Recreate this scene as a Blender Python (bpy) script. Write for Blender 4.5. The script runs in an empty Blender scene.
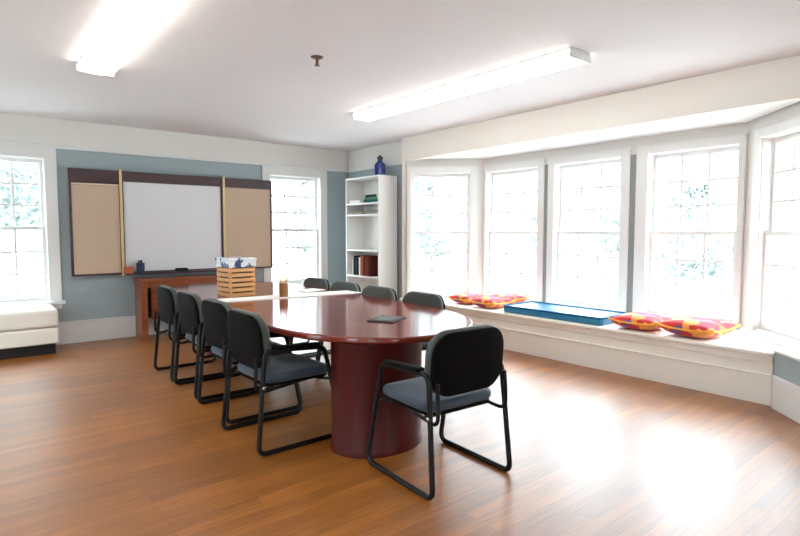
import bpy, bmesh, math, random
from mathutils import Vector, Matrix
random.seed(7)
S = bpy.context.scene
COL = S.collection
PI = math.pi
CEIL = 2.72
BACK = 7.72          # inner face of the board wall
RIGHT = 5.06         # inner face of the right wall / bay header
BAY = 5.84           # inner face of the bay's window wall

# ------------------------------------------------------------------ materials
def lin(c):
    return tuple(((v/255)/12.92 if v/255 <= .04045 else ((v/255+.055)/1.055)**2.4) for v in c)

def mat(name, rgb, rough=.6, metal=0, spec=.5, coat=0, coat_r=.05, bump=0, bscale=60, var=0, vscale=4, emit=None, estr=0, sheen=0):
    m = bpy.data.materials.new(name); m.use_nodes = True
    nt = m.node_tree; b = nt.nodes['Principled BSDF']
    c = (*lin(rgb), 1)
    b.inputs['Base Color'].default_value = c
    b.inputs['Roughness'].default_value = rough
    b.inputs['Metallic'].default_value = metal
    b.inputs['Specular IOR Level'].default_value = spec
    b.inputs['Coat Weight'].default_value = coat
    b.inputs['Coat Roughness'].default_value = coat_r
    b.inputs['Sheen Weight'].default_value = sheen
    if emit:
        b.inputs['Emission Color'].default_value = (*lin(emit), 1)
        b.inputs['Emission Strength'].default_value = estr
    tc = nt.nodes.new('ShaderNodeTexCoord')
    if var:
        n = nt.nodes.new('ShaderNodeTexNoise'); n.inputs['Scale'].default_value = vscale
        n.inputs['Detail'].default_value = 4
        nt.links.new(tc.outputs['Object'], n.inputs['Vector'])
        mx = nt.nodes.new('ShaderNodeMix'); mx.data_type = 'RGBA'
        mx.inputs['A'].default_value = tuple(v*(1-var) for v in c[:3])+(1,)
        mx.inputs['B'].default_value = tuple(min(1, v*(1+var)) for v in c[:3])+(1,)
        nt.links.new(n.outputs['Fac'], mx.inputs['Factor'])
        nt.links.new(mx.outputs['Result'], b.inputs['Base Color'])
    if bump:
        n2 = nt.nodes.new('ShaderNodeTexNoise'); n2.inputs['Scale'].default_value = bscale
        n2.inputs['Detail'].default_value = 3
        nt.links.new(tc.outputs['Object'], n2.inputs['Vector'])
        bp = nt.nodes.new('ShaderNodeBump'); bp.inputs['Strength'].default_value = bump
        bp.inputs['Distance'].default_value = .004
        nt.links.new(n2.outputs['Fac'], bp.inputs['Height'])
        nt.links.new(bp.outputs['Normal'], b.inputs['Normal'])
    return m

def mat_wood(name, c1, c2, axis=0, rough=.3, coat=0, coat_r=.05, scale=1.0, spec=.5):
    m = mat(name, c1, rough, coat=coat, coat_r=coat_r, spec=spec)
    nt = m.node_tree; b = nt.nodes['Principled BSDF']
    tc = nt.nodes.new('ShaderNodeTexCoord')
    mp = nt.nodes.new('ShaderNodeMapping')
    s = [14*scale]*3; s[axis] = .9*scale
    mp.inputs['Scale'].default_value = s
    nt.links.new(tc.outputs['Object'], mp.inputs['Vector'])
    n = nt.nodes.new('ShaderNodeTexNoise'); n.inputs['Scale'].default_value = 2.2
    n.inputs['Detail'].default_value = 6; n.inputs['Distortion'].default_value = .6
    nt.links.new(mp.outputs['Vector'], n.inputs['Vector'])
    r = nt.nodes.new('ShaderNodeValToRGB')
    r.color_ramp.elements[0].position = .3; r.color_ramp.elements[0].color = (*lin(c2), 1)
    r.color_ramp.elements[1].position = .68; r.color_ramp.elements[1].color = (*lin(c1), 1)
    nt.links.new(n.outputs['Fac'], r.inputs['Fac'])
    nt.links.new(r.outputs['Color'], b.inputs['Base Color'])
    return m

def mat_floor():
    m = mat('oak strip floor', (160, 100, 55), .3, spec=.5)
    nt = m.node_tree; b = nt.nodes['Principled BSDF']; L = nt.links
    g = nt.nodes.new('ShaderNodeNewGeometry')
    br = nt.nodes.new('ShaderNodeTexBrick')
    br.inputs['Scale'].default_value = 1
    br.inputs['Brick Width'].default_value = 1.15
    br.inputs['Row Height'].default_value = .072
    br.inputs['Mortar Size'].default_value = .0016
    br.inputs['Mortar Smooth'].default_value = .6
    br.inputs['Bias'].default_value = 0
    br.offset = .37; br.offset_frequency = 2; br.squash = 1
    br.inputs['Color1'].default_value = (*lin((180, 108, 30)), 1)
    br.inputs['Color2'].default_value = (*lin((146, 84, 18)), 1)
    br.inputs['Mortar'].default_value = (*lin((98, 52, 10)), 1)
    L.new(g.outputs['Position'], br.inputs['Vector'])
    mp = nt.nodes.new('ShaderNodeMapping'); mp.inputs['Scale'].default_value = (1.1, 22, 1)
    L.new(g.outputs['Position'], mp.inputs['Vector'])
    n = nt.nodes.new('ShaderNodeTexNoise'); n.inputs['Scale'].default_value = 2.5; n.inputs['Detail'].default_value = 7
    n.inputs['Distortion'].default_value = .8
    L.new(mp.outputs['Vector'], n.inputs['Vector'])
    r = nt.nodes.new('ShaderNodeValToRGB')
    r.color_ramp.elements[0].position = .3; r.color_ramp.elements[0].color = (.52, .47, .42, 1)
    r.color_ramp.elements[1].position = .65; r.color_ramp.elements[1].color = (1, 1, 1, 1)
    L.new(n.outputs['Fac'], r.inputs['Fac'])
    mx = nt.nodes.new('ShaderNodeMix'); mx.data_type = 'RGBA'; mx.blend_type = 'MULTIPLY'
    mx.inputs['Factor'].default_value = .85
    L.new(br.outputs['Color'], mx.inputs['A']); L.new(r.outputs['Color'], mx.inputs['B'])
    # broad wear patches
    n3 = nt.nodes.new('ShaderNodeTexNoise'); n3.inputs['Scale'].default_value = 1.3; n3.inputs['Detail'].default_value = 4
    L.new(g.outputs['Position'], n3.inputs['Vector'])
    r3 = nt.nodes.new('ShaderNodeValToRGB')
    r3.color_ramp.elements[0].position = .3; r3.color_ramp.elements[0].color = (.8, .78, .76, 1)
    r3.color_ramp.elements[1].position = .7; r3.color_ramp.elements[1].color = (1, 1, 1, 1)
    L.new(n3.outputs['Fac'], r3.inputs['Fac'])
    mx3 = nt.nodes.new('ShaderNodeMix'); mx3.data_type = 'RGBA'; mx3.blend_type = 'MULTIPLY'; mx3.inputs['Factor'].default_value = .8
    L.new(mx.outputs['Result'], mx3.inputs['A']); L.new(r3.outputs['Color'], mx3.inputs['B'])
    L.new(mx3.outputs['Result'], b.inputs['Base Color'])
    b.inputs['Coat Weight'].default_value = .75; b.inputs['Coat Roughness'].default_value = .37
    n2 = nt.nodes.new('ShaderNodeTexNoise'); n2.inputs['Scale'].default_value = 9; n2.inputs['Detail'].default_value = 4
    L.new(mp.outputs['Vector'], n2.inputs['Vector'])
    mr = nt.nodes.new('ShaderNodeMapRange'); mr.inputs['To Min'].default_value = .38; mr.inputs['To Max'].default_value = .52
    L.new(n.outputs['Fac'], mr.inputs['Value']); L.new(mr.outputs['Result'], b.inputs['Roughness'])
    bp = nt.nodes.new('ShaderNodeBump'); bp.inputs['Strength'].default_value = .25; bp.inputs['Distance'].default_value = .002
    L.new(br.outputs['Fac'], bp.inputs['Height']); bp.invert = True
    L.new(bp.outputs['Normal'], b.inputs['Normal'])
    return m

def mat_wall_split():
    """blue-recess shade grey below the picture rail, off-white frieze above it"""
    m = mat('painted wall', (150, 163, 166), .75)
    nt = m.node_tree; b = nt.nodes['Principled BSDF']; L = nt.links
    g = nt.nodes.new('ShaderNodeNewGeometry'); sp = nt.nodes.new('ShaderNodeSeparateXYZ')
    L.new(g.outputs['Position'], sp.inputs['Vector'])
    gt = nt.nodes.new('ShaderNodeMath'); gt.operation = 'GREATER_THAN'; gt.inputs[1].default_value = 2.385
    L.new(sp.outputs['Z'], gt.inputs[0])
    mx = nt.nodes.new('ShaderNodeMix'); mx.data_type = 'RGBA'
    mx.inputs['A'].default_value = (*lin(WALL_BLUE), 1)
    mx.inputs['B'].default_value = (*lin((226, 222, 216)), 1)
    L.new(gt.outputs['Value'], mx.inputs['Factor']); L.new(mx.outputs['Result'], b.inputs['Base Color'])
    return m

def mat_pillow():
    m = mat('flowered cotton', (200, 50, 40), .85, sheen=.2)
    nt = m.node_tree; b = nt.nodes['Principled BSDF']; L = nt.links
    tc = nt.nodes.new('ShaderNodeTexCoord')
    v = nt.nodes.new('ShaderNodeTexVoronoi'); v.inputs['Scale'].default_value = 10
    L.new(tc.outputs['Object'], v.inputs['Vector'])
    r = nt.nodes.new('ShaderNodeValToRGB'); cr = r.color_ramp; cr.interpolation = 'CONSTANT'
    cr.elements[0].position = 0; cr.elements[0].color = (*lin((205, 40, 40)), 1)
    cr.elements[1].position = .38; cr.elements[1].color = (*lin((228, 100, 50)), 1)
    for p, c in ((.43, (190, 30, 50)), (.50, (110, 76, 140)), (.545, (232, 130, 60)), (.60, (205, 45, 45)), (.66, (238, 150, 66))):
        e = cr.elements.new(p); e.color = (*lin(c), 1)
    L.new(v.outputs['Color'], r.inputs['Fac'])
    v2 = nt.nodes.new('ShaderNodeTexVoronoi'); v2.inputs['Scale'].default_value = 10
    L.new(tc.outputs['Object'], v2.inputs['Vector'])
    ramp2 = nt.nodes.new('ShaderNodeValToRGB'); c2 = ramp2.color_ramp
    c2.elements[0].position = .12; c2.elements[0].color = (1, 1, 1, 1)
    c2.elements[1].position = .17; c2.elements[1].color = (0, 0, 0, 1)
    L.new(v2.outputs['Distance'], ramp2.inputs['Fac'])
    mx = nt.nodes.new('ShaderNodeMix'); mx.data_type = 'RGBA'
    L.new(ramp2.outputs['Color'], mx.inputs['Factor'])
    L.new(r.outputs['Color'], mx.inputs['A']); mx.inputs['B'].default_value = (*lin((240, 156, 92)), 1)
    L.new(mx.outputs['Result'], b.inputs['Base Color'])
    return m

def mat_glass():
    m = bpy.data.materials.new('window glass'); m.use_nodes = True
    nt = m.node_tree; nt.nodes.clear()
    o = nt.nodes.new('ShaderNodeOutputMaterial'); mx = nt.nodes.new('ShaderNodeMixShader')
    t = nt.nodes.new('ShaderNodeBsdfTransparent'); g = nt.nodes.new('ShaderNodeBsdfGlossy')
    t.inputs['Color'].default_value = (.97, .985, .985, 1)
    g.inputs['Roughness'].default_value = 0
    lw = nt.nodes.new('ShaderNodeLayerWeight'); lw.inputs['Blend'].default_value = .5
    pw = nt.nodes.new('ShaderNodeMath'); pw.operation = 'POWER'; pw.inputs[1].default_value = 4
    ml = nt.nodes.new('ShaderNodeMath'); ml.operation = 'MULTIPLY_ADD'; ml.inputs[1].default_value = .5; ml.inputs[2].default_value = .03
    nt.links.new(lw.outputs['Facing'], pw.inputs[0]); nt.links.new(pw.outputs[0], ml.inputs[0])
    nt.links.new(ml.outputs[0], mx.inputs['Fac'])
    nt.links.new(t.outputs['BSDF'], mx.inputs[1]); nt.links.new(g.outputs['BSDF'], mx.inputs[2])
    nt.links.new(mx.outputs['Shader'], o.inputs['Surface'])
    return m

def mat_bottle():
    m = mat('cobalt glass', (22, 40, 150), .08, spec=.7, coat=.6, coat_r=.03)
    m.node_tree.nodes['Principled BSDF'].inputs['Transmission Weight'].default_value = .25
    return m

WALL_BLUE = (157, 170, 173)
M = {}
M['floor'] = mat_floor()
M['wall'] = mat_wall_split()
M['white_wall'] = mat('warm white wall paint', (222, 218, 213), .7, bump=.05)
M['blue_wall'] = mat('blue grey wall paint', WALL_BLUE, .75)
M['ceiling'] = mat('ceiling plaster', (226, 222, 222), .85, bump=.25, bscale=25, var=.02, vscale=2)
M['trim'] = mat('white trim paint', (226, 224, 221), .45)
M['seat_paint'] = mat('cream white paint', (240, 234, 225), .45)
M['recess_shade'] = mat('recess shade grey', (140, 145, 142), .7)  # shade of the recesses between bay casings, as a flat colour
M['glass'] = mat_glass()
M['table'] = mat_wood('polished mahogany', (124, 42, 26), (106, 32, 20), 1, .11)
M['table_base'] = mat_wood('dark mahogany', (74, 13, 6), (56, 8, 4), 2, .35, spec=.2)
M['desk'] = mat_wood('red brown desk veneer', (150, 82, 46), (120, 60, 32), 0, .35, coat=.2)
M['cab'] = mat_wood('dark plum wood', (70, 38, 44), (52, 28, 34), 0, .4, coat=.2)
M['hinge'] = mat('pale brass strip', (214, 190, 140), .4, .3)
M['tan'] = mat('tan pinboard cloth', (202, 178, 154), .9, bump=.3, bscale=220, var=.05, vscale=60)
M['strip'] = mat('pale wooden strip', (226, 208, 186), .5)
M['whiteboard'] = mat('whiteboard enamel', (222, 221, 224), .35)
M['black_metal'] = mat('black powder coat', (8, 8, 9), .35, spec=.3)
M['black_plastic'] = mat('black plastic', (7, 6, 6), .7, spec=.1, bump=.1, bscale=260)
M['fabric'] = mat('charcoal upholstery', (62, 68, 62), .48, spec=.4, bump=.2, bscale=300, sheen=.15)
M['seat_fabric'] = mat('slate blue upholstery', (54, 66, 80), .65, bump=.2, bscale=300, sheen=.2)
M['steel'] = mat('bright steel', (200, 200, 200), .25, 1)
M['case'] = mat('white laminate', (240, 239, 236), .4)
M['leather'] = mat('white leather', (240, 234, 222), .4, bump=.15, bscale=40)
M['dark'] = mat('black plinth', (14, 13, 13), .5)
M['paper'] = mat('white paper', (246, 244, 238), .7)
M['crate'] = mat_wood('pale crate wood', (228, 176, 120), (198, 140, 88), 0, .6)
M['mat_blue'] = mat('blue vinyl', (38, 120, 160), .3, coat=.5, coat_r=.15)
M['mat_edge'] = mat('deep blue welt', (22, 86, 132), .7, spec=.15)
M['pillow'] = mat_pillow()
M['piping'] = mat('yellow piping', (244, 176, 48), .7)
M['bottle'] = mat_bottle()
M['stopper'] = mat('dark stopper', (50, 58, 62), .5)
M['diffuser'] = mat('glowing diffuser', (255, 252, 240), .4, emit=(252, 250, 244), estr=5.5)
M['fixture'] = mat('white enamel', (220, 217, 214), .4)
M['bronze'] = mat('dark bronze', (104, 82, 64), .4, .6)
M['cup'] = mat_wood('amber wood', (166, 112, 52), (128, 80, 34), 2, .35)
M['pencil'] = mat('yellow pencil paint', (206, 150, 52), .4)
M['graphite'] = mat('pencil tip', (70, 56, 44), .5)
M['plate'] = mat('dark grey plate', (52, 55, 54), .6, spec=.2)
M['plate_in'] = mat('grey flap', (92, 98, 95), .5, spec=.3)
M['orange'] = mat('orange card', (180, 92, 54), .6)
M['navy'] = mat('navy plastic', (30, 46, 78), .4)
M['felt'] = mat('dark felt', (40, 42, 46), .9)
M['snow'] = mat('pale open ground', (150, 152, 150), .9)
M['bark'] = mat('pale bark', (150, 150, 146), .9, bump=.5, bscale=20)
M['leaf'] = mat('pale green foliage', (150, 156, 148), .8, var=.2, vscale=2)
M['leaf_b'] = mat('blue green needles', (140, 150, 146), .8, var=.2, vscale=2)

# ------------------------------------------------------------------ mesh helpers
class MB:
    def __init__(s): s.v = []; s.f = []
    def add(s, vs, fs):
        b = len(s.v); s.v += [tuple(p) for p in vs]; s.f += [tuple(i+b for i in f) for f in fs]
    def box(s, x0, x1, y0, y1, z0, z1):
        s.add([(x0,y0,z0),(x1,y0,z0),(x1,y1,z0),(x0,y1,z0),(x0,y0,z1),(x1,y0,z1),(x1,y1,z1),(x0,y1,z1)],
              [(0,3,2,1),(4,5,6,7),(0,1,5,4),(1,2,6,5),(2,3,7,6),(3,0,4,7)])
        return s
    def prism(s, pts, z0, z1):
        n = len(pts)
        s.add([(x,y,z0) for x,y in pts]+[(x,y,z1) for x,y in pts],
              [tuple(range(n-1,-1,-1)), tuple(range(n,2*n))]+[(i,(i+1)%n,n+(i+1)%n,n+i) for i in range(n)])
        return s
    def loft(s, rings, cap=True, closed=True):
        n = len(rings[0]); vs = [p for r in rings for p in r]; fs = []
        for k in range(len(rings)-1):
            for i in range(n if closed else n-1):
                j = (i+1) % n
                fs.append((k*n+i, k*n+j, (k+1)*n+j, (k+1)*n+i))
        if cap:
            fs.append(tuple(range(n-1,-1,-1))); fs.append(tuple((len(rings)-1)*n+i for i in range(n)))
        s.add(vs, fs); return s
    def lathe(s, prof, n=24, c=(0,0,0)):
        rings = [[(c[0]+r*math.cos(2*PI*i/n), c[1]+r*math.sin(2*PI*i/n), c[2]+z) for i in range(n)] for r, z in prof]
        return s.loft(rings)
    def tube(s, pts, r, n=10, closed=False):
        P = [Vector(p) for p in pts]; m = len(P); rings = []; prev = None
        for i in range(m):
            a = P[(i-1) % m] if (closed or i > 0) else P[i]
            b = P[(i+1) % m] if (closed or i < m-1) else P[i]
            t = (b-a).normalized()
            if prev is None:
                u = t.orthogonal().normalized()
            else:
                u = (prev - t*prev.dot(t)).normalized()
            prev = u; w = t.cross(u)
            rings.append([P[i]+u*(r*math.cos(2*PI*k/n))+w*(r*math.sin(2*PI*k/n)) for k in range(n)])
        if closed:
            # match twist by choosing the best offset for the closing ring
            best = min(range(n), key=lambda o: (rings[0][o]-rings[-1][0]).length)
            vs = [p for q in rings for p in q]; fs = []
            for k in range(m):
                for i in range(n):
                    j = (i+1) % n
                    if k < m-1: fs.append((k*n+i, k*n+j, (k+1)*n+j, (k+1)*n+i))
                    else: fs.append((k*n+i, k*n+j, (j+best) % n, (i+best) % n))
            s.add(vs, fs)
        else:
            s.loft(rings)
        return s
    def pad(s, w, h, t, rad, bev, curve=0, n=8, plane='xz', flare=0):
        """soft cushion: rounded rectangle w x h, thickness t, rounded edges; lies in plane, centred"""
        def outline(inset):
            r = max(rad-inset, .004); a, b = w/2-inset, h/2-inset; o = []
            for cx, cy, a0 in ((a-r,b-r,0),(-a+r,b-r,PI/2),(-a+r,-b+r,PI),(a-r,-b+r,1.5*PI)):
                for k in range(n+1):
                    q = a0+PI/2*k/n; o.append((cx+r*math.cos(q), cy+r*math.sin(q)))
            return o
        rings = []
        prof = []
        K = 5
        for k in range(K+1):
            q = PI/2*k/K; prof.append((bev*(1-math.sin(q)), -t/2+bev*(1-math.cos(q))))
        prof += [(i, -z) for i, z in reversed(prof)]
        big = min(w, h)*.30
        prof = [(big, -t/2-flare)]+prof+[(big, t/2+flare)]
        for ins, d in prof:
            ring = []
            for x, y in outline(ins):
                dd = d+curve*x*x
                ring.append((x, dd, y) if plane == 'xz' else (x, y, dd))
            rings.append(ring)
        return s.loft(rings)
    def xf(s, mx):
        s.v = [tuple(mx @ Vector(p)) for p in s.v]; return s
    def build(s, name, material, parent=None, smooth=False, bevel=0, loc=None, rot=None, segs=2):
        me = bpy.data.meshes.new(name); me.from_pydata(s.v, [], s.f); me.update()
        bm = bmesh.new(); bm.from_mesh(me); bmesh.ops.recalc_face_normals(bm, faces=bm.faces[:]); bm.to_mesh(me); bm.free()
        me.materials.append(material)
        if smooth:
            me.shade_smooth()
            for p in me.polygons: p.use_smooth = True
            try: me.set_sharp_from_angle(angle=math.radians(42))
            except Exception: pass
        o = bpy.data.objects.new(name, me); COL.objects.link(o)
        if parent: o.parent = parent
        if loc: o.location = loc
        if rot: o.rotation_euler = rot
        if bevel:
            b = o.modifiers.new('bevel', 'BEVEL'); b.width = bevel; b.segments = segs; b.limit_method = 'ANGLE'
            b.angle_limit = math.radians(50)
        return o

def fillet(pts, r, closed=False, n=6):
    P = [Vector(p) for p in pts]; m = len(P); out = []
    for i in range(m):
        if not closed and i in (0, m-1): out.append(P[i]); continue
        a, b, c = P[(i-1) % m], P[i], P[(i+1) % m]
        rr = r[i] if isinstance(r, (list, tuple)) else r
        u = (a-b).normalized(); w = (c-b).normalized()
        ang = u.angle(w); d = min(rr/math.tan(ang/2), (a-b).length*.48, (c-b).length*.48)
        p0, p1 = b+u*d, b+w*d
        for k in range(n+1):
            q = k/n; out.append(p0*(1-q)**2+b*2*q*(1-q)+p1*q*q)
    return out

def tag(o, label, cat, group=None):
    o['label'] = label; o['category'] = cat
    if group: o['group'] = group
    return o
def struct(o): o['kind'] = 'structure'; return o
def empty(name, loc=(0,0,0), rz=0, parent=None):
    o = bpy.data.objects.new(name, None); COL.objects.link(o); o.location = loc; o.rotation_euler = (0,0,rz)
    o.empty_display_size = .1
    if parent: o.parent = parent
    return o
def thing(name, label, cat, loc=(0,0,0), rz=0, group=None):
    return tag(empty(name, loc, rz), label, cat, group)
def children_of(o): return [c for c in o.children]
def dup(root, loc, rz, label, group=None):
    def cp(o, parent):
        c = o.copy(); COL.objects.link(c); c.parent = parent
        for ch in list(o.children): cp(ch, c)
        return c
    r = cp(root, None); r.location = loc; r.rotation_euler = (0,0,rz); r['label'] = label
    if group: r['group'] = group
    return r

# ------------------------------------------------------------------ shell
def wall(name, p0, p1, z0, z1, openings, material, thick=.16):
    """inner face on p0->p1; outward normal = z x u"""
    p0, p1 = Vector(p0), Vector(p1); L = (p1-p0).length; u = (p1-p0)/L; n = Vector((-u.y, u.x))
    us = sorted({0, L, *[o[0] for o in openings], *[o[1] for o in openings]})
    zs = sorted({z0, z1, *[o[2] for o in openings], *[o[3] for o in openings]})
    solid = lambda i, k: 0 <= i < len(us)-1 and 0 <= k < len(zs)-1 and not any(
        o[0] <= (us[i]+us[i+1])/2 <= o[1] and o[2] <= (zs[k]+zs[k+1])/2 <= o[3] for o in openings)
    vid = {}; V = []; F = []
    def vert(i, k, s):
        if (i,k,s) not in vid:
            q = p0+u*us[i]+n*(thick*s); vid[i,k,s] = len(V); V.append((q.x, q.y, zs[k]))
        return vid[i,k,s]
    for i in range(len(us)-1):
        for k in range(len(zs)-1):
            if not solid(i,k): continue
            F.append((vert(i,k,0),vert(i+1,k,0),vert(i+1,k+1,0),vert(i,k+1,0)))
            F.append((vert(i,k,1),vert(i,k+1,1),vert(i+1,k+1,1),vert(i+1,k,1)))
            if not solid(i-1,k): F.append((vert(i,k,0),vert(i,k+1,0),vert(i,k+1,1),vert(i,k,1)))
            if not solid(i+1,k): F.append((vert(i+1,k,0),vert(i+1,k,1),vert(i+1,k+1,1),vert(i+1,k+1,0)))
            if not solid(i,k-1): F.append((vert(i,k,0),vert(i,k,1),vert(i+1,k,1),vert(i+1,k,0)))
            if not solid(i,k+1): F.append((vert(i,k+1,0),vert(i+1,k+1,0),vert(i+1,k+1,1),vert(i,k+1,1)))
    mb = MB(); mb.add(V, F)
    return struct(mb.build(name, material))

XL, YR = -1.7, -2.1
NEARX, NEARY = 4.6, .72
struct(MB().box(XL-.16, 6.2, YR-.16, BACK+.16, -.12, 0).build('floor', M['floor']))
struct(MB().box(XL-.16, 6.2, YR-.16, BACK+.16, CEIL, CEIL+.12).build('ceiling', M['ceiling']))

STUB = 5.17          # right wall left of the bay
wl_c, wr_c = .41, 4.17          # centres of the two windows in the board wall
W = .90
u0 = XL-.16
wall('wall_back', (u0, BACK), (STUB+.16, BACK), 0, CEIL,
     [(wl_c-W/2-u0, wl_c+W/2-u0, .54, 2.25), (wr_c-W/2-u0, wr_c+W/2-u0, .54, 2.25)], M['wall'])

wall('wall_right', (STUB, BACK), (STUB, 6.08), 0, CEIL, [], M['wall'])
# bay walls
s2 = math.sqrt(.5)
A = Vector((RIGHT, 6.06)); B = Vector((BAY, 5.28)); Cc = Vector((BAY, 1.96)); D = Vector((NEARX, NEARY))
w1c = Vector((5.405, 5.715)); d1 = (w1c-A).length
w5c = Vector((5.362, 1.482)); d5 = (w5c-Cc).length
bay_y = [4.785, 3.655, 2.47]
wall('wall_bay_far', A, B, 0, CEIL-.02, [(d1-.43, d1+.43, .47, 2.22)], M['white_wall'])
wall('wall_bay', B, Cc, 0, CEIL-.02, [(B.y-y-W/2, B.y-y+W/2, .47, 2.22) for y in bay_y], M['white_wall'])
wall('wall_bay_near', Cc, D, 0, CEIL, [(d5-W/2, d5+W/2, .47, 2.22)], M['white_wall'])
wall('wall_right_near', (NEARX, NEARY), (NEARX, YR), 0, CEIL, [], M['white_wall'])
added_rear_x = [.1, 2.9]  # openings for added windows behind the camera, for fill light
wall('wall_rear', (NEARX+.16, YR), (XL-.16, YR), 0, CEIL, [(NEARX+.16-x-W/2, NEARX+.16-x+W/2, .54, 2.25) for x in added_rear_x], M['white_wall'])
added_left_y = [-.6, 1.3, 3.9, 5.8]  # openings for added, unseen windows that let in fill light
wall('wall_left', (XL, YR), (XL, BACK), 0, CEIL, [(y-YR-W/2, y-YR+W/2, .54, 2.25) for y in added_left_y], M['white_wall'])
# bay header and bay soffit
struct(MB().box(RIGHT, STUB, 1.2, 6.17, 2.395, CEIL).build('wall_bay_header', M['seat_paint']))
struct(MB().prism([(STUB, 1.36), (BAY, 1.98), (BAY, 5.27), (STUB, 5.9)], 2.40, 2.46).build('ceiling_bay', M['trim']))

# picture rail, baseboards
tr = MB().box(XL, STUB, BACK-.03, BACK, 2.365, 2.405); tr.box(STUB-.03, STUB, 6.18, BACK-.03, 2.365, 2.405)
struct(tr.build('trim_1', M['trim'], bevel=.006))
def baseboard(name, x0, x1):
    b = MB().box(x0, x1, BACK-.02, BACK, 0, .25); b.box(x0, x1, BACK-.03, BACK, .25, .275)
    return struct(b.build(name, M['trim'], bevel=.004))
baseboard('baseboard_back', XL, STUB)
b = MB().box(STUB-.02, STUB, 6.18, BACK-.03, 0, .25); struct(b.build('baseboard_right', M['trim'], bevel=.004))
b = MB().box(XL, XL+.02, YR, BACK-.03, 0, .26); struct(b.build('baseboard_left', M['trim'], bevel=.004))
# grey slabs painting in the recess shade between the bay's window casings
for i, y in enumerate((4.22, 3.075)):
    struct(MB().box(BAY-.012, BAY, y-.042, y+.042, .46, 2.22).build('trim_%d' % (i+2), M['recess_shade']))
# pilaster where the bay meets the right wall
pb = MB().box(RIGHT, STUB, 6.09, 6.17, .0, 2.395)
struct(pb.build('trim_4', M['seat_paint'], bevel=.006))

# ------------------------------------------------------------------ windows
def window(n, c, u, z0, z1, w, rail, cas_l, cas_r, head, stool=True):
    ang = math.atan2(u[1], u[0])
    root = struct(empty('window_%d' % n, (c[0], c[1], 0), ang))
    h = w/2
    m = MB()
    m.box(-h-cas_l, -h+.012, -.028, 0, z0, z1+head); m.box(h-.012, h+cas_r, -.028, 0, z0, z1+head)
    m.box(-h+.012, h-.012, -.028, 0, z1-.012, z1+head)
    if head > .12: m.box(-h-cas_l-.012, h+cas_r+.012, -.04, 0, z1+head-.02, z1+head)
    m.build('window_casing', M['trim'], root, bevel=.005)
    j = MB(); j.box(-h, -h+.018, 0, .15, z0, z1); j.box(h-.018, h, 0, .15, z0, z1)
    j.box(-h+.018, h-.018, 0, .15, z1-.018, z1); j.box(-h+.018, h-.018, 0, .15, z0, z0+.018)
    j.build('window_jamb', M['trim'], root)
    def sash(y0, za, zb, bot, top, nm):
        f = MB(); a = h-.018; st = .036
        f.box(-a, -a+st, y0, y0+.036, za, zb); f.box(a-st, a, y0, y0+.036, za, zb)
        f.box(-a+st, a-st, y0, y0+.036, za, za+bot); f.box(-a+st, a-st, y0, y0+.036, zb-top, zb)
        so = f.build('sash', M['trim'], root, bevel=.003)
        gx, ga, gb = a-st, za+bot, zb-top
        g = MB(); g.box(-gx, gx, y0+.016, y0+.02, ga, gb); g.build('window_pane', M['glass'], so)
        mm = MB()
        for k in (1, 2):
            x = -gx+2*gx*k/3; mm.box(x-.011, x+.011, y0+.006, y0+.030, ga, gb)
            z = ga+(gb-ga)*k/3; mm.box(-gx, gx, y0+.007, y0+.029, z-.011, z+.011)
        mm.build('muntins', M['trim'], so)
        return so
    sash(.09, rail-.02, z1-.018, .04, .045, 'upper')
    sash(.045, z0+.018, rail+.02, .06, .04, 'lower')
    if stool:
        s = MB().box(-h-cas_l-.03, h+cas_r+.03, -.07, 0, z0-.04, z0); s.box(-h-cas_l, h+cas_r, -.02, 0, z0-.10, z0-.04)
        s.build('window_sill', M['trim'], root, bevel=.006)
    return root
window(1, (wl_c, BACK), (1, 0), .54, 2.25, W, 1.415, .115, .115, .115)
window(2, (wr_c, BACK), (1, 0), .54, 2.25, W, 1.40, .115, .115, .115)
window(3, w1c, (s2, -s2), .47, 2.22, .86, 1.36, .05, .09, .08, False)
window(4, (BAY, bay_y[0]), (0, -1), .47, 2.22, W, 1.36, .03, .085, .08, False)
window(5, (BAY, bay_y[1]), (0, -1), .47, 2.22, W, 1.36, .085, .09, .08, False)
window(6, (BAY, bay_y[2]), (0, -1), .47, 2.22, W, 1.36, .12, .05, .08, False)
window(7, w5c, (-s2, -s2), .47, 2.22, W, 1.36, .085, .085, .08, True)

for i, y in enumerate(added_left_y): window(8+i, (XL, y), (0, 1), .54, 2.25, W, 1.40, .115, .115, .115)  # added out-of-view windows, daylight fill for ceiling and left floor
for i, x in enumerate(added_rear_x): window(12+i, (x, YR), (-1, 0), .54, 2.25, W, 1.40, .115, .115, .115)  # added behind the camera to brighten board wall and bookcase

# ------------------------------------------------------------------ window seat
SZ = .43
t = thing('window_seat', 'long cream built-in bench running under the bay windows', 'window seat', (4.95, 3.6, 0))
o = Vector((4.95, 3.6))
def rel(pts): return [(x-o.x, y-o.y) for x, y in pts]
top = MB().prism(rel([(4.895, 1.42), (5.297, 1.42), (BAY-.004, 1.957), (BAY-.004, 5.275), (RIGHT+.005, 6.025), (4.895, 6.025)]), SZ-.035, SZ)
top.build('seat_board', M['seat_paint'], t, bevel=.01)
MB().box(-.03, .0, -2.18, 2.425, .335, SZ-.035).build('upper_moulding', M['seat_paint'], t, bevel=.01)
MB().box(-.018, .0, -2.18, 2.425, .25, .335).build('apron', M['seat_paint'], t)
MB().box(0, .03, -2.18, 2.425, .0, SZ-.035).build('front_panel', M['seat_paint'], t)
bb = MB().box(-.024, .0, -2.18, 2.425, 0, .235); bb.box(-.034, 0, -2.18, 2.425, .235, .25)
bb.build('baseboard', M['seat_paint'], t, bevel=.004)
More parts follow.
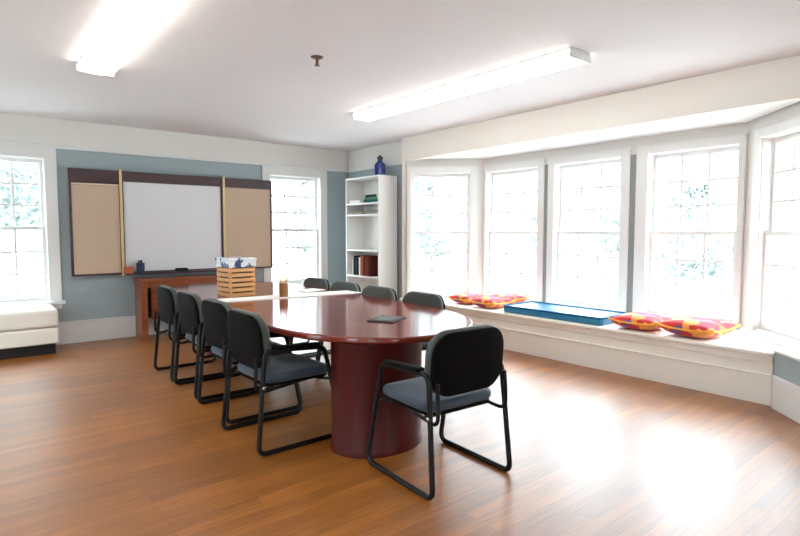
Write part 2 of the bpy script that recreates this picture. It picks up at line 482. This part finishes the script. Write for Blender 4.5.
# low ledge carrying on past the bench under the last window
n5 = Vector((s2, -s2))
def ledge_line(d, y):  # X - Y = d
    return (d+y, y)
lg = struct(empty('trim_5', (0,0,0)))
MB().prism([ledge_line(3.50, 1.405), ledge_line(3.50, .60), (NEARX, .60), (NEARX, .715), ledge_line(3.874, 1.405)], 0, .44).build('ledge_wall', M['blue_wall'], lg)
MB().prism([ledge_line(3.475, 1.405), ledge_line(3.475, .58), (NEARX, .58), (NEARX, .715), ledge_line(3.874, 1.405)], .44, .462).build('ledge_board', M['trim'], lg, bevel=.005)
MB().prism([ledge_line(3.47, 1.405), ledge_line(3.47, .60), ledge_line(3.50, .60), ledge_line(3.50, 1.405)], 0, .26).build('ledge_baseboard', M['trim'], lg, bevel=.004)

# seat pad and pillows
t = thing('bench_pad', 'long flat blue vinyl pad lying on the middle of the window seat', 'seat pad', (5.24, 3.545, SZ))
p = MB().pad(1.27, .56, .075, .04, .02, plane='xy'); p.xf(Matrix.Translation((0, 0, .0375)) @ Matrix.Rotation(PI/2, 4, 'Z'))
p.build('pad_cover', M['mat_blue'], t, smooth=True)
for z in (.074,):
    pts = fillet([(-.276, -.628, z), (.276, -.628, z), (.276, .628, z), (-.276, .628, z)], .04, True)
    MB().tube(pts, .012, 8, True).build('welt', M['mat_edge'], t, smooth=True)

def pillow_mesh(s=.46, hgt=.145, N=18):
    mb = MB(); idx = {}; V = []; F = []
    def P(i, j, side):
        a = -1+2*i/N; b_ = -1+2*j/N
        e = (1-abs(a)**2.6)*(1-abs(b_)**2.6)
        pin_x = 1-.12*(1-a*a)*abs(b_)**3*0 - .10*(1-b_*b_)*(abs(a)**4)
        pin_y = 1-.10*(1-a*a)*(abs(b_)**4)
        x = a*s/2*pin_x; y = b_*s/2*pin_y
        z = .03*max(0, (abs(a*b_))**3) + side*hgt/2*max(e, 0)**.45 + hgt/2
        z += .006*math.sin(9*a+3*b_)*e*(side > 0)
        return (x, y, z)
    for side in (1, -1):
        for i in range(N+1):
            for j in range(N+1):
                edge = i in (0, N) or j in (0, N)
                k = (i, j, 0 if edge else side)
                if k not in idx: idx[k] = len(V); V.append(P(i, j, side))
    for side in (1, -1):
        g = lambda i, j: idx[(i, j, 0 if (i in (0, N) or j in (0, N)) else side)]
        for i in range(N):
            for j in range(N):
                q = (g(i,j), g(i+1,j), g(i+1,j+1), g(i,j+1))
                F.append(q if side > 0 else q[::-1])
    mb.add(V, F)
    rim = [P(i, 0, 1) for i in range(N)]+[P(N, j, 1) for j in range(N)]+[P(i, N, 1) for i in range(N, 0, -1)]+[P(0, j, 1) for j in range(N, 0, -1)]
    return mb, rim
def pillow(loc, rz, label, sc=1, first=[None]):
    G = 'flowered pillows on the window seat'
    if first[0] is None:
        t = thing('throw_pillow', label, 'pillow', loc, rz, G); first[0] = t
        mb, rim = pillow_mesh(); mb.build('pillow_cover', M['pillow'], t, smooth=True)
        MB().tube(rim, .008, 8, True).build('piping', M['piping'], t, smooth=True)
        return t
    d = dup(first[0], loc, rz, label); d.scale = (sc, sc, sc); return d
pillow((5.16, 2.60, SZ), .1, 'red and orange flowered pillow with yellow piping touching the right end of blue pad')
pillow((5.17, 2.09, SZ), -.06, 'large flowered pillow with yellow piping, the one nearest the right end of window seat', 1.1)
pillow((5.22, 4.98, SZ), .1, 'red flowered pillow at the far left end of the window seat', .86)
pillow((5.17, 4.53, SZ), .05, 'orange edged flowered pillow just left of the blue pad at the bench\'s front edge', .9)
pillow((5.62, 4.66, SZ), -.05, 'reddish pillow against the windows at back left of the blue pad', .85)

# ------------------------------------------------------------------ bookcase and contents
BX, BY0, BY1, BH = 4.79, 6.37, 7.235, 2.20
t = thing('bookcase', 'tall white open bookcase standing in corner left of the bay', 'bookcase', (BX, (BY0+BY1)/2, 0))
hy = (BY1-BY0)/2; dp = .345
MB().box(0, dp, -hy, -hy+.022, 0, BH).build('side_panel', M['case'], t, bevel=.002)
MB().box(0, dp, hy-.022, hy, 0, BH).build('side_panel', M['case'], t, bevel=.002)
MB().box(dp-.01, dp, -hy+.022, hy-.022, 0, BH).build('back_panel', M['case'], t)
MB().box(0, dp-.01, -hy+.022, hy-.022, BH-.025, BH).build('top_panel', M['case'], t, bevel=.002)
SH = [.09, .70, 1.10, 1.64, 1.81]
for z in SH: MB().box(.005, dp-.01, -hy+.022, hy-.022, z-.025, z).build('shelf', M['case'], t, bevel=.002)
MB().box(.02, .035, -hy+.022, hy-.022, 0, SH[0]-.025).build('kick_board', M['case'], t)

def book(loc, w, d, h, col, label, group, rot=(0,0,0), name='book', mname=None):
    """spine faces -x; w along y (thickness), d along x, h up"""
    t = thing(name, label, 'book', loc, 0, group); t.rotation_euler = rot
    m = MB(); m.box(0, d, -w/2, -w/2+.004, 0, h); m.box(0, d, w/2-.004, w/2, 0, h); m.box(-.003, .001, -w/2, w/2, 0, h)
    m.build('book_cover', mat(mname or 'cover', col, .9, spec=.1), t, bevel=.001)
    MB().box(.002, d-.008, -w/2+.004, w/2-.004, .005, h-.005).build('pages', M['paper'], t)
    return t
G1 = 'upright books on the bookcase shelf'
yb = BY1-.022-.06
specs = [(.030,.27,(196,190,182),'thin pale grey upright book, leftmost in bookcase row'),
         (.052,.30,(26,26,28),'thick black upright book second from the left of bookcase row'),
         (.040,.28,(34,56,48),'dark green upright book between two black books'),
         (.050,.31,(24,24,26),'black upright book beside a cream book in the row'),
         (.036,.28,(214,204,186),'cream upright book in the middle of bookcase row'),
         (.062,.31,(150,92,64),'tan brown upright book right of the cream book'),
         (.066,.31,(98,42,34),'maroon upright book right of the tan brown book'),
         (.062,.30,(110,54,40),'reddish brown upright book second from the row\'s right end'),
         (.066,.31,(84,36,30),'dark maroon upright book at the right end of the row')]
yb -= .05
for w, h, c, l in specs:
    yb -= w/2; book((BX+.03, yb, SH[1]), w, .2, h, c, l, G1); yb -= w/2+.003
def flat_stack(z, y, items, group, name):
    for th, ln, wd, c, l in items:
        tt = thing(name, l, 'book' if name == 'book' else 'papers', (BX+.03, y, z), 0, group)
        if name == 'book':
            m = MB(); m.box(0, wd, -ln/2, ln/2, 0, .004); m.box(0, wd, -ln/2, ln/2, th-.004, th); m.box(-.002, .002, -ln/2, ln/2, 0, th)
            m.build('book_cover', mat('cover', c, .9, spec=.1), tt, bevel=.001)
            MB().box(.003, wd-.006, -ln/2+.006, ln/2-.006, .004, th-.004).build('pages', M['paper'], tt)
        else:
            MB().box(0, wd, -ln/2, ln/2, 0, th).build('sheets', mat('stacked paper', c, .7), tt, bevel=.002)
        z += th+.0005
flat_stack(SH[4], BY0+.235, [(.045,.36,.2,(44,96,90),'teal book lying flat at the bottom of top shelf pile'),
                             (.035,.32,.19,(92,132,104),'pale green book in the middle of top shelf pile'),
                             (.035,.28,.18,(40,56,62),'dark slate book lying on the top of top shelf pile')], 'books lying on the top shelf', 'book')
flat_stack(SH[4], BY1-.20, [(.05,.27,.21,(240,238,232),'stack of white paper on the bookcase top shelf')], None, 'paper_stack')
flat_stack(SH[3], BY1-.24, [(.04,.36,.21,(150,132,112),'brown folder pile at left on the second bookcase shelf')], None, 'paper_stack')
flat_stack(SH[3], BY0+.23, [(.06,.34,.21,(128,132,124),'grey green paper pile at right on the second bookcase shelf')], None, 'paper_stack')

t = thing('bottle', 'cobalt blue glass bottle with dark stopper on top of the bookcase', 'bottle', (5.02, 6.64, BH))
MB().lathe([(.0,0),(.075,0),(.082,.01),(.084,.05),(.084,.17),(.078,.195),(.05,.222),(.036,.235),(.036,.262),(.0,.262)], 28).build('bottle_body', M['bottle'], t, smooth=True)
MB().lathe([(0,.262),(.03,.262),(.046,.268),(.048,.285),(.04,.30),(.02,.31),(.012,.325),(0,.328)], 20).build('stopper', M['stopper'], t, smooth=True)

# ------------------------------------------------------------------ wall board cabinet
BF = BACK-.10
t = thing('board_cabinet', 'dark wood wall cabinet opened to a whiteboard and two tan pinboard doors', 'whiteboard', (2.31, BACK, .83))
Z0, Z1 = 0, 1.31
def R(x): return x-2.31
case = MB(); case.box(R(1.655), R(2.97), -.10, -.001, Z0, Z0+.03); case.box(R(1.655), R(2.97), -.10, -.001, Z1-.13, Z1)
case.box(R(1.655), R(1.68), -.10, -.001, Z0+.03, Z1-.13); case.box(R(2.945), R(2.97), -.10, -.001, Z0+.03, Z1-.13)
case.build('cabinet_case', M['cab'], t, bevel=.004)
MB().box(R(1.68), R(2.945), -.072, -.001, Z0+.03, Z1-.13).build('writing_surface', M['whiteboard'], t)
MB().box(R(1.68), R(2.945), -.17, -.10, -.012, .012).build('pen_tray', M['cab'], t, bevel=.003)
def door(x0, x1, hx, strip):
    d = MB(); d.box(R(x0), R(x1), -.10, -.06, Z0, Z0+.022); tb = .165 if strip else .135
    d.box(R(x0), R(x1), -.10, -.06, Z1-tb, Z1)
    e = .026 if x0 < 2 else .008
    d.box(R(x0), R(x0)+e, -.10, -.06, Z0+.022, Z1-tb); d.box(R(x1)-(.034-e), R(x1), -.10, -.06, Z0+.022, Z1-tb)
    d.box(R(x0)+e, R(x1)-(.034-e), -.07, -.06, Z0+.022, Z1-tb)
    fr = d.build('cabinet_door', M['cab'], t, bevel=.003)
    MB().box(R(x0)+e, R(x1)-(.034-e), -.088, -.07, Z0+.022, Z1-tb-(.032 if strip else 0)).build('pinboard', M['tan'], fr)
    if strip: MB().box(R(x0)+e, R(x1)-.006, -.094, -.07, Z1-.192, Z1-.172).build('top_strip', M['strip'], fr, bevel=.002)
    return fr
door(1.08, 1.635, 1, True); door(2.99, 3.72, 0, False)
MB().box(R(1.632), R(1.662), -.118, -.06, Z0-.02, Z1+.02).build('hinge_strip', M['hinge'], t, bevel=.002)
MB().box(R(2.963), R(2.993), -.118, -.06, Z0-.02, Z1+.02).build('hinge_strip', M['hinge'], t, bevel=.002)
TZ = .83+.012
tag(MB().box(-.05, .05, -.028, .028, 0, .085).build('card_box', M['orange'], None, bevel=.004, loc=(1.70, BACK-.135, TZ)),
    'small orange box at the left end of the whiteboard tray', 'box')
t = thing('pen_cup', 'dark navy cup standing on whiteboard tray beside the orange box', 'cup', (1.845, BACK-.135, TZ))
MB().lathe([(0,0),(.042,0),(.046,.004),(.05,.13),(.045,.13),(.041,.01),(0,.01)], 20).build('cup_body', M['navy'], t, smooth=True)
for dx, dy in ((-.015,.01),(.014,.004),(0,-.016)):
    pt = thing('marker_pen', 'dark marker standing in the navy cup on whiteboard tray', 'pen', (1.845+dx, BACK-.135+dy, TZ+.011), 0, 'markers in the navy cup')
    MB().lathe([(0,0),(.008,0),(.008,.10),(0,.10)], 10).build('barrel', M['navy'], pt, smooth=True)
    MB().lathe([(0,.1005),(.009,.1005),(.009,.15),(.006,.155),(0,.155)], 10).build('cap', M['felt'], pt, smooth=True)
t = thing('board_eraser', 'dark felt eraser lying on the middle of the whiteboard tray', 'eraser', (2.36, BACK-.135, TZ))
MB().box(-.085,.085,-.025,.025,0,.022).build('felt_pad', M['felt'], t, bevel=.003)
MB().box(-.08,.08,-.022,.022,.022,.042).build('grip', M['black_plastic'], t, bevel=.006)

# ------------------------------------------------------------------ desk below the board
DX0, DX1, DY0, DY1, DH = 1.78, 3.3, 7.33, 7.665, .775
t = thing('side_desk', 'red brown wooden desk under the whiteboard against blue grey wall', 'desk', ((DX0+DX1)/2, (DY0+DY1)/2, 0))
a, b_ = (DX1-DX0)/2, (DY1-DY0)/2
MB().box(-a-.01, a+.01, -b_-.012, b_, DH-.035, DH).build('desk_top', M['desk'], t, bevel=.003)
MB().box(-a, -a+.075, -b_, b_-.01, 0, DH-.035).build('side_panel', M['desk'], t, bevel=.002)
MB().box(a-.075, a, -b_, b_-.01, 0, DH-.035).build('side_panel', M['desk'], t, bevel=.002)
MB().box(-a+.075, a-.075, -b_+.012, -b_+.03, DH-.115, DH-.035).build('apron', M['desk'], t)
MB().box(-a+.135, a-.075, -b_+.05, -b_+.07, .25, DH-.115).build('modesty_panel', M['desk'], t)
MB().box(-a+.075, a-.075, .06, .075, .25, DH-.036).build('back_board', M['dark'], t)

# ------------------------------------------------------------------ white bench under the left window
t = thing('ottoman_bench', 'white leather bench under the left window', 'bench', (.08, 7.385, 0))
MB().box(-.75,.75,-.2,.2,0,.12).build('plinth', M['dark'], t)
p = MB(); p.box(-.78,.78,-.26,.255,.12,.30); p.build('bench_base', M['leather'], t, bevel=.02, segs=3)
p = MB(); p.box(-.785,.785,-.265,.255,.305,.515); p.build('seat_cushion', M['leather'], t, bevel=.045, segs=4)

# ------------------------------------------------------------------ conference table
TA = math.radians(-2.6); TC = Vector((2.405, 4.58)); TH = .74
t = thing('conference_table', 'long polished mahogany conference table with rounded ends in room centre', 'table', (TC.x, TC.y, 0), TA)
def outline(a, L, ins=0, n=72):
    """straight-ish sides with elliptical ends: half width a, half length L"""
    pts = []; e = 1.0
    for k in range(n):
        q = 2*PI*k/n
        c, s_ = math.cos(q), math.sin(q)
        x = (a-ins)*math.copysign(abs(c)**.95, c)
        y = math.copysign(abs(s_)**.95, s_)*e
        y = y*e+math.copysign(L-e-0, s_)*1.0 if abs(s_) > 1e-9 else 0
        y = math.copysign(abs(y)-ins, s_) if abs(s_) > 1e-9 else 0
        pts.append((x, y))
    return pts
rings = []
for ins, z in ((.02,-.042),(.006,-.04),(0,-.034),(0,-.010),(.004,-.003),(.012,0),(.022,0),(.08,0)):
    rings.append([(x, y, TH+z) for x, y in outline(.745, 2.155, ins)])
MB().loft(rings).build('tabletop', M['table'], t, smooth=True)
inv = Matrix.Rotation(-TA, 2)
def base_at(wx, wy, nm='drum_base'):
    l = inv @ (Vector((wx, wy))-TC)
    mb = MB(); mb.lathe([(0,0),(1,0),(1,.03),(.98,.04),(.98,TH-.043),(0,TH-.043)], 64)
    mb.v = [(l.x+x*.32, l.y+y*.25, z) for x, y, z in mb.v]
    mb.build(nm, M['table_base'], t, smooth=True)
base_at(2.09, 2.80); base_at(2.45, 5.98)
MB().box(-.02,.02,-1.25,1.15,TH-.16,TH-.043).build('stretcher_beam', M['table_base'], t)

# things on the table
def on_table(name, label, cat, x, y, rz=0, dz=0, group=None): return thing(name, label, cat, (x, y, TH+dz), rz, group)
t = on_table('flush_plate', 'flat dark grey plate on the tabletop near its rounded end', 'cover plate', 2.39, 3.08, .5)
MB().box(-.13,.13,-.10,.10,0,.009).build('plate_frame', M['plate'], t, bevel=.003)
MB().box(-.10,.10,-.072,.072,.009,.012).build('flap', M['plate_in'], t, bevel=.001)
tag(MB().box(-.70,.70,-.13,.13,0,.008).build('paper_runner', M['paper'], None, loc=(2.555, 4.80, TH), rot=(0,0,-.10), bevel=.001),
    'long white strip of paper lying across the conference table', 'paper strip')
tag(MB().box(-.14,.14,-.105,.105,0,.004).build('paper_sheet', M['paper'], None, loc=(2.95, 5.17, TH), rot=(0,0,.2)),
    'loose white sheet on table just behind the paper strip', 'paper')

def crate(z, label):
    t = on_table('wooden_crate', label, 'crate', 2.15, 5.22, .05, z, 'stacked slatted crates')
    w, d, h = .127, .135, .143
    for (sx, sy) in ((-1,-1),(1,-1),(1,1),(-1,1)):
        x0 = sx*(w-.008)-.012; y0 = sy*(d-.008)-.012
        MB().box(x0, x0+.024, y0, y0+.024, 0, h).build('corner_post', M['crate'], t, bevel=.001)
    for k in range(3):
        z0 = .004+k*.048
        for sy in (-1, 1):
            y = sy*(d+.008)
            MB().box(-w, w, y-.004, y+.004, z0, z0+.034).build('slat', M['crate'], t, bevel=.001)
        for sx in (-1, 1):
            x = sx*(w+.008)
            MB().box(x-.004, x+.004, -d, d, z0, z0+.034).build('slat', M['crate'], t, bevel=.001)
    MB().box(-w+.016, w-.016, -d+.016, d-.016, .004, .012).build('crate_floor', M['crate'], t)
    MB().box(-w+.02, w-.02, -d+.02, d-.02, .013, h-.016).build('packed_card', mat('brown card', (120, 82, 50), .8, var=.4, vscale=30), t)
    return t
crate(0, 'lower slatted wooden crate standing on the table')
crate(.1435, 'upper slatted wooden crate stacked on another crate')
t = on_table('patterned_box', 'white box with blue pattern lying on top of the crates', 'box', 2.15, 5.22, .05, .287)
def mat_pat():
    m = mat('blue printed paper', (226, 228, 232), .5); nt = m.node_tree; b = nt.nodes['Principled BSDF']
    tc = nt.nodes.new('ShaderNodeTexCoord'); n = nt.nodes.new('ShaderNodeTexNoise'); n.inputs['Scale'].default_value = 11
    nt.links.new(tc.outputs['Object'], n.inputs['Vector'])
    r = nt.nodes.new('ShaderNodeValToRGB'); r.color_ramp.interpolation = 'CONSTANT'
    r.color_ramp.elements[0].color = (*lin((44, 66, 112)), 1); r.color_ramp.elements[1].color = (*lin((228, 230, 234)), 1)
    r.color_ramp.elements[1].position = .46
    e = r.color_ramp.elements.new(.41); e.color = (*lin((120, 136, 150)), 1)
    nt.links.new(n.outputs['Fac'], r.inputs['Fac']); nt.links.new(r.outputs['Color'], b.inputs['Base Color'])
    return m
PM = mat_pat()
MB().box(-.145,.145,-.145,.145,0,.062).build('box_body', PM, t, bevel=.004)
MB().box(-.15,.15,-.149,.149,.062,.09).build('box_lid', PM, t, bevel=.005)

t = on_table('pencil_cup', 'amber wooden pencil cup standing on the white paper strip', 'cup', 2.43, 4.76, 0, .008)
pr = [(.046*math.cos(PI/3*k+.2), .046*math.sin(PI/3*k+.2)) for k in range(6)]
pi_ = [(x*.86, y*.86) for x, y in pr]
mb = MB(); mb.loft([[(x,y,.0) for x,y in pr],[(x,y,.13) for x,y in pr],[(x,y,.13) for x,y in pi_],[(x,y,.008) for x,y in pi_]])
mb.build('cup_body', M['cup'], t, bevel=.001)
for k in range(6):
    q = 2*PI*k/6+.3; rr = .024
    pt = thing('pencil', 'yellow pencil standing in the amber cup on table', 'pencil', (2.43+rr*math.cos(q), 4.76+rr*math.sin(q), TH+.0175), 0, 'pencils in the amber cup')
    pt.rotation_euler = (-.05*math.sin(q), .05*math.cos(q), 0)
    hh = .16+.012*((k*7) % 4)
    MB().lathe([(0,0),(.0042,0),(.0042,hh),(0,hh)], 6).build('pencil_shaft', M['pencil'], pt)
    MB().lathe([(0,hh),(.0042,hh),(.0008,hh+.02),(0,hh+.02)], 6).build('pencil_tip', M['graphite'], pt)

# ------------------------------------------------------------------ chairs
def make_chair(label):
    t = thing('guest_chair', label, 'chair')
    hw = .285
    for sx in (-1, 1):
        x = sx*hw; xi = sx*(hw-.02)
        pts = fillet([(x,-.315,.013),(x,.295,.013),(xi,.165,.618),(xi,-.255,.642)], [.05,.05,.06,.06], True, 6)
        fr = MB().tube(pts, .0155, 10, True).build('side_frame', M['black_metal'], t, smooth=True)
        ap = MB().pad(.05, .34, .026, .024, .011, plane='xy'); ap.xf(Matrix.Translation((xi, -.035, .647)) @ Matrix.Rotation(-.057, 4, 'X'))
        ap.build('arm_pad', M['black_plastic'], fr, smooth=True)
        bp = [(sx*.19,.08,.403),(sx*.235,-.10,.40),(sx*.247,-.31,.38),(sx*.247,-.308,.50),(sx*.243,-.300,.60)]
        MB().tube(fillet(bp, .07), .011, 10).build('back_support', M['black_metal'], t, smooth=True)
        MB().lathe([(0,0),(.011,0),(.011,.006),(.007,.009),(0,.009)], 12).xf(Matrix.Translation((sx*(hw-.004),-.272,.42)) @ Matrix.Rotation(sx*PI/2,4,'Y')).build('bolt', M['steel'], fr, smooth=True)
    for y, z in ((.16,.395),(-.19,.39)):
        if y > 0: cb = [(-.262,y+.06,z),(-.2,y,z),(.2,y,z),(.262,y+.06,z)]
        else: cb = [(-.235,y,z+.008),(.235,y,z+.008)]
        MB().tube(cb, .011, 8).build('cross_bar', M['black_metal'], t, smooth=True)
    p = MB().pad(.47, .47, .018, .07, .006, plane='xy'); p.xf(Matrix.Translation((0,0,.415)))
    p.build('seat_pan', M['black_plastic'], t, smooth=True)
    p = MB().pad(.50, .49, .062, .09, .026, plane='xy', flare=.008); p.xf(Matrix.Translation((0,.0,.455)))
    sc = p
    sc.v = [(x, y, z-.9*max(0, y-.17)**1.6) for x, y, z in sc.v]
    sc.build('seat', M['seat_fabric'], t, smooth=True)
    back_m = Matrix.Translation((0,-.275,.684)) @ Matrix.Rotation(math.radians(5),4,'X')
    p = MB().pad(.515, .345, .022, .125, .009, curve=.28, plane='xz'); p.xf(back_m @ Matrix.Translation((0,-.012,0)))
    p.build('back_shell', M['black_plastic'], t, smooth=True)
    p = MB().pad(.53, .355, .05, .13, .022, curve=.28, plane='xz', flare=.006); p.xf(back_m @ Matrix.Translation((0,.024,0)))
    p.build('backrest', M['fabric'], t, smooth=True)
    return t
GL, GR = 'chairs along the left side of table', 'chairs along the right side of table'
ch = make_chair('black sled-base armchair alone at the near rounded end of the table')
ch.location = (2.12, 2.27, 0); ch.rotation_euler = (0,0,math.radians(-3))
left = [(1.69, 3.335, -90, 'nearest of the four black chairs along the table\'s left side, seat pad in full view'),
        (1.755, 4.01, -90, 'second black chair from the camera along the table\'s left side'),
        (1.775, 4.69, -91, 'third black chair from the camera along the table\'s left side'),
        (1.785, 5.36, -91, 'farthest of the four black chairs along the table\'s left side, nearest the desk')]
for x, y, a, l in left: dup(ch, (x, y, 0), math.radians(a), l, GL)
right = [(2.955, 3.61, 90, 'nearest of the four chairs whose grey backs show beyond the table, just left of pillows'),
         (2.970, 4.29, 90, 'second nearest of the four chairs beyond the table, in front of the bookcase side'),
         (3.000, 4.93, 90, 'third chair beyond the table, in front of the open bookcase shelves'),
         (3.020, 5.58, 90, 'farthest chair beyond the table, in front of the window beside the bookcase')]
for x, y, a, l in right: dup(ch, (x, y, 0), math.radians(a), l, GR).scale = (1, 1, .965)

# ------------------------------------------------------------------ ceiling lights, sprinkler
def light(x0, x1, y0, y1, label, name='fluorescent_light'):
    cx, cy = (x0+x1)/2, (y0+y1)/2; a, b_ = (x1-x0)/2, (y1-y0)/2
    t = thing(name, label, 'ceiling light', (cx, cy, CEIL), 0, 'fluorescent ceiling lights')
    MB().box(-a+.01, a-.01, -b_, b_, -.02, 0).build('housing', M['fixture'], t, bevel=.003)
    for s in (-1, 1):
        y = s*(b_-.006)
        MB().box(-a, a, y-.006, y+.006, -.078, -.0205).build('end_cap', M['fixture'], t, bevel=.004)
    pr = [(-a+.012,-.021),(-a+.003,-.05),(-a+.03,-.074),(0,-.082),(a-.03,-.074),(a-.003,-.05),(a-.012,-.021)]
    for y0_, y1_ in ((-b_+.012,-.003),(.003,b_-.012)):
        MB().loft([[(x,y0_,z) for x,z in pr],[(x,y1_,z) for x,z in pr]]).build('diffuser', M['diffuser'], t, bevel=.003)
    return t
light(3.52, 3.79, 2.36, 5.17, 'long lit fluorescent fixture on ceiling above right side of table')
light(.80, 1.07, 2.28, 5.04, 'lit fluorescent ceiling fixture at upper left, cut by the photo\'s top edge')
t = thing('fire_sprinkler', 'small dark sprinkler head hanging from ceiling between the two lights', 'sprinkler', (2.226, 3.748, CEIL))
MB().lathe([(0,-.012),(.036,-.012),(.048,-.004),(.05,0),(0,0)], 24).build('escutcheon', M['bronze'], t, smooth=True)
MB().lathe([(0,-.06),(.012,-.06),(.012,-.013),(0,-.013)], 12).build('stem', M['bronze'], t, smooth=True)
MB().lathe([(0,-.068),(.022,-.068),(.022,-.063),(.006,-.0605),(0,-.0605)], 12).build('deflector', M['bronze'], t, smooth=True)

# ------------------------------------------------------------------ outdoors
struct(MB().box(-40, 60, -40, 70, -.9, -.7).build('ground', M['snow']))
def tree(x, y, h, rad, leaf, label, base=.3, seed=1, nl=1500, ls=1):
    rnd = random.Random(seed)
    t = thing('tree', label, 'tree', (x, y, -.7), 0, 'trees outside')
    tr_ = MB(); tr_.tube([(0,0,0),(.05,0,h*.3),(-.04,.05,h*.6),(0,0,h*.95)], .10, 8)
    for k in range(7):
        z = h*(base+.08*k); q = rnd.random()*6.28; r = rad*.7
        tr_.tube([(0,0,z),(r*.5*math.cos(q), r*.5*math.sin(q), z+.35),(r*math.cos(q), r*math.sin(q), z+.6)], .03, 6)
    tr_.build('trunk', M['bark'], t, smooth=True)
    lf = MB()
    for k in range(nl):
        q = rnd.random()*6.28; zz = rnd.random(); env = rad*math.sin(PI*min(1, zz*.9+.1))**.7
        r = env*math.sqrt(rnd.random())
        c = Vector((r*math.cos(q), r*math.sin(q), h*(base+(1-base)*zz)))
        a = Vector((rnd.gauss(0,1), rnd.gauss(0,1), rnd.gauss(0,1))).normalized(); b2 = a.orthogonal().normalized()
        s = (.05+.10*rnd.random())*ls
        lf.add([c-a*s-b2*s*.4, c+a*s-b2*s*.4, c+a*s+b2*s*.4, c-a*s+b2*s*.4], [(0,1,2,3)])
    lf.build('foliage', leaf, t)
    return t
tree(11.5, 12.6, 4.4, 1.1, M['leaf_b'], 'tree seen at the left of the angled bay window by the bookcase', .3, 1)
tree(14.5, 13.4, 5.0, .9, M['leaf'], 'slim tree seen at right in the angled bay window by the bookcase', .3, 2)
tree(15.5, 11.3, 5.2, 1.0, M['leaf'], 'tree seen through the second bay window from the bookcase', .25, 3)
tree(16.5, 9.0, 4.8, 1.2, M['leaf_b'], 'bluish tree seen through the bay window behind the blue pad', .3, 4)
tree(15.5, 6.4, 3.4, 1.3, M['leaf_b'], 'low tree seen through the bay window behind the right pillows', .25, 5)
tree(1.0, 17.0, 11.0, 2.6, M['leaf_b'], 'tree seen through the left window above the white bench', .2, 6, 11000, .95)  # shaped tall and dense to block sky glare on the floor
tree(11.0, 19.5, 4.4, 1.2, M['leaf'], 'tree seen through the window between pinboard and bookcase', .3, 7)

# ------------------------------------------------------------------ sky
SKY = (2.2, 18.0)   # overcast: brighter overhead than at the horizon
w = bpy.data.worlds.new('overcast sky'); S.world = w; w.use_nodes = True
bg = w.node_tree.nodes['Background']; bg.inputs['Color'].default_value = (.78, .91, 1, 1); bg.inputs['Strength'].default_value = 1.0
nt = w.node_tree; tc = nt.nodes.new('ShaderNodeTexCoord'); sp = nt.nodes.new('ShaderNodeSeparateXYZ')
nt.links.new(tc.outputs['Generated'], sp.inputs['Vector'])
mr = nt.nodes.new('ShaderNodeMapRange'); mr.inputs['From Min'].default_value = .1; mr.inputs['From Max'].default_value = .5
mr.inputs['To Min'].default_value = SKY[0]; mr.inputs['To Max'].default_value = SKY[1]
nt.links.new(sp.outputs['Z'], mr.inputs['Value']); nt.links.new(mr.outputs['Result'], bg.inputs['Strength'])

# ------------------------------------------------------------------ camera
cam = bpy.data.cameras.new('camera'); co = bpy.data.objects.new('camera', cam); COL.objects.link(co)
cam.sensor_width = 36; cam.lens = 36*545/800; cam.clip_start = .05; cam.clip_end = 300
f, H, hy_, vx = 545., 1.37, 232., -45.
Yc = Vector((vx-400, hy_-268, f)).normalized()
up = Vector((1,0,0)).cross(Vector((0, hy_-268, f))).normalized()
if up.y > 0: up = -up
Xc = Yc.cross(up).normalized()
Rm = Matrix((Xc, Yc, up))                     # world = Rm @ cam(x right, y down, z forward)
Rb = Rm @ Matrix(((1,0,0),(0,-1,0),(0,0,-1)))
co.matrix_world = Matrix.Translation((0,0,H)) @ Rb.to_4x4()
S.camera = co
S.view_settings.view_transform = 'Standard'; S.view_settings.look = 'None'
S.view_settings.exposure = 0.75; S.view_settings.gamma = 1; S.view_settings.use_curve_mapping = False
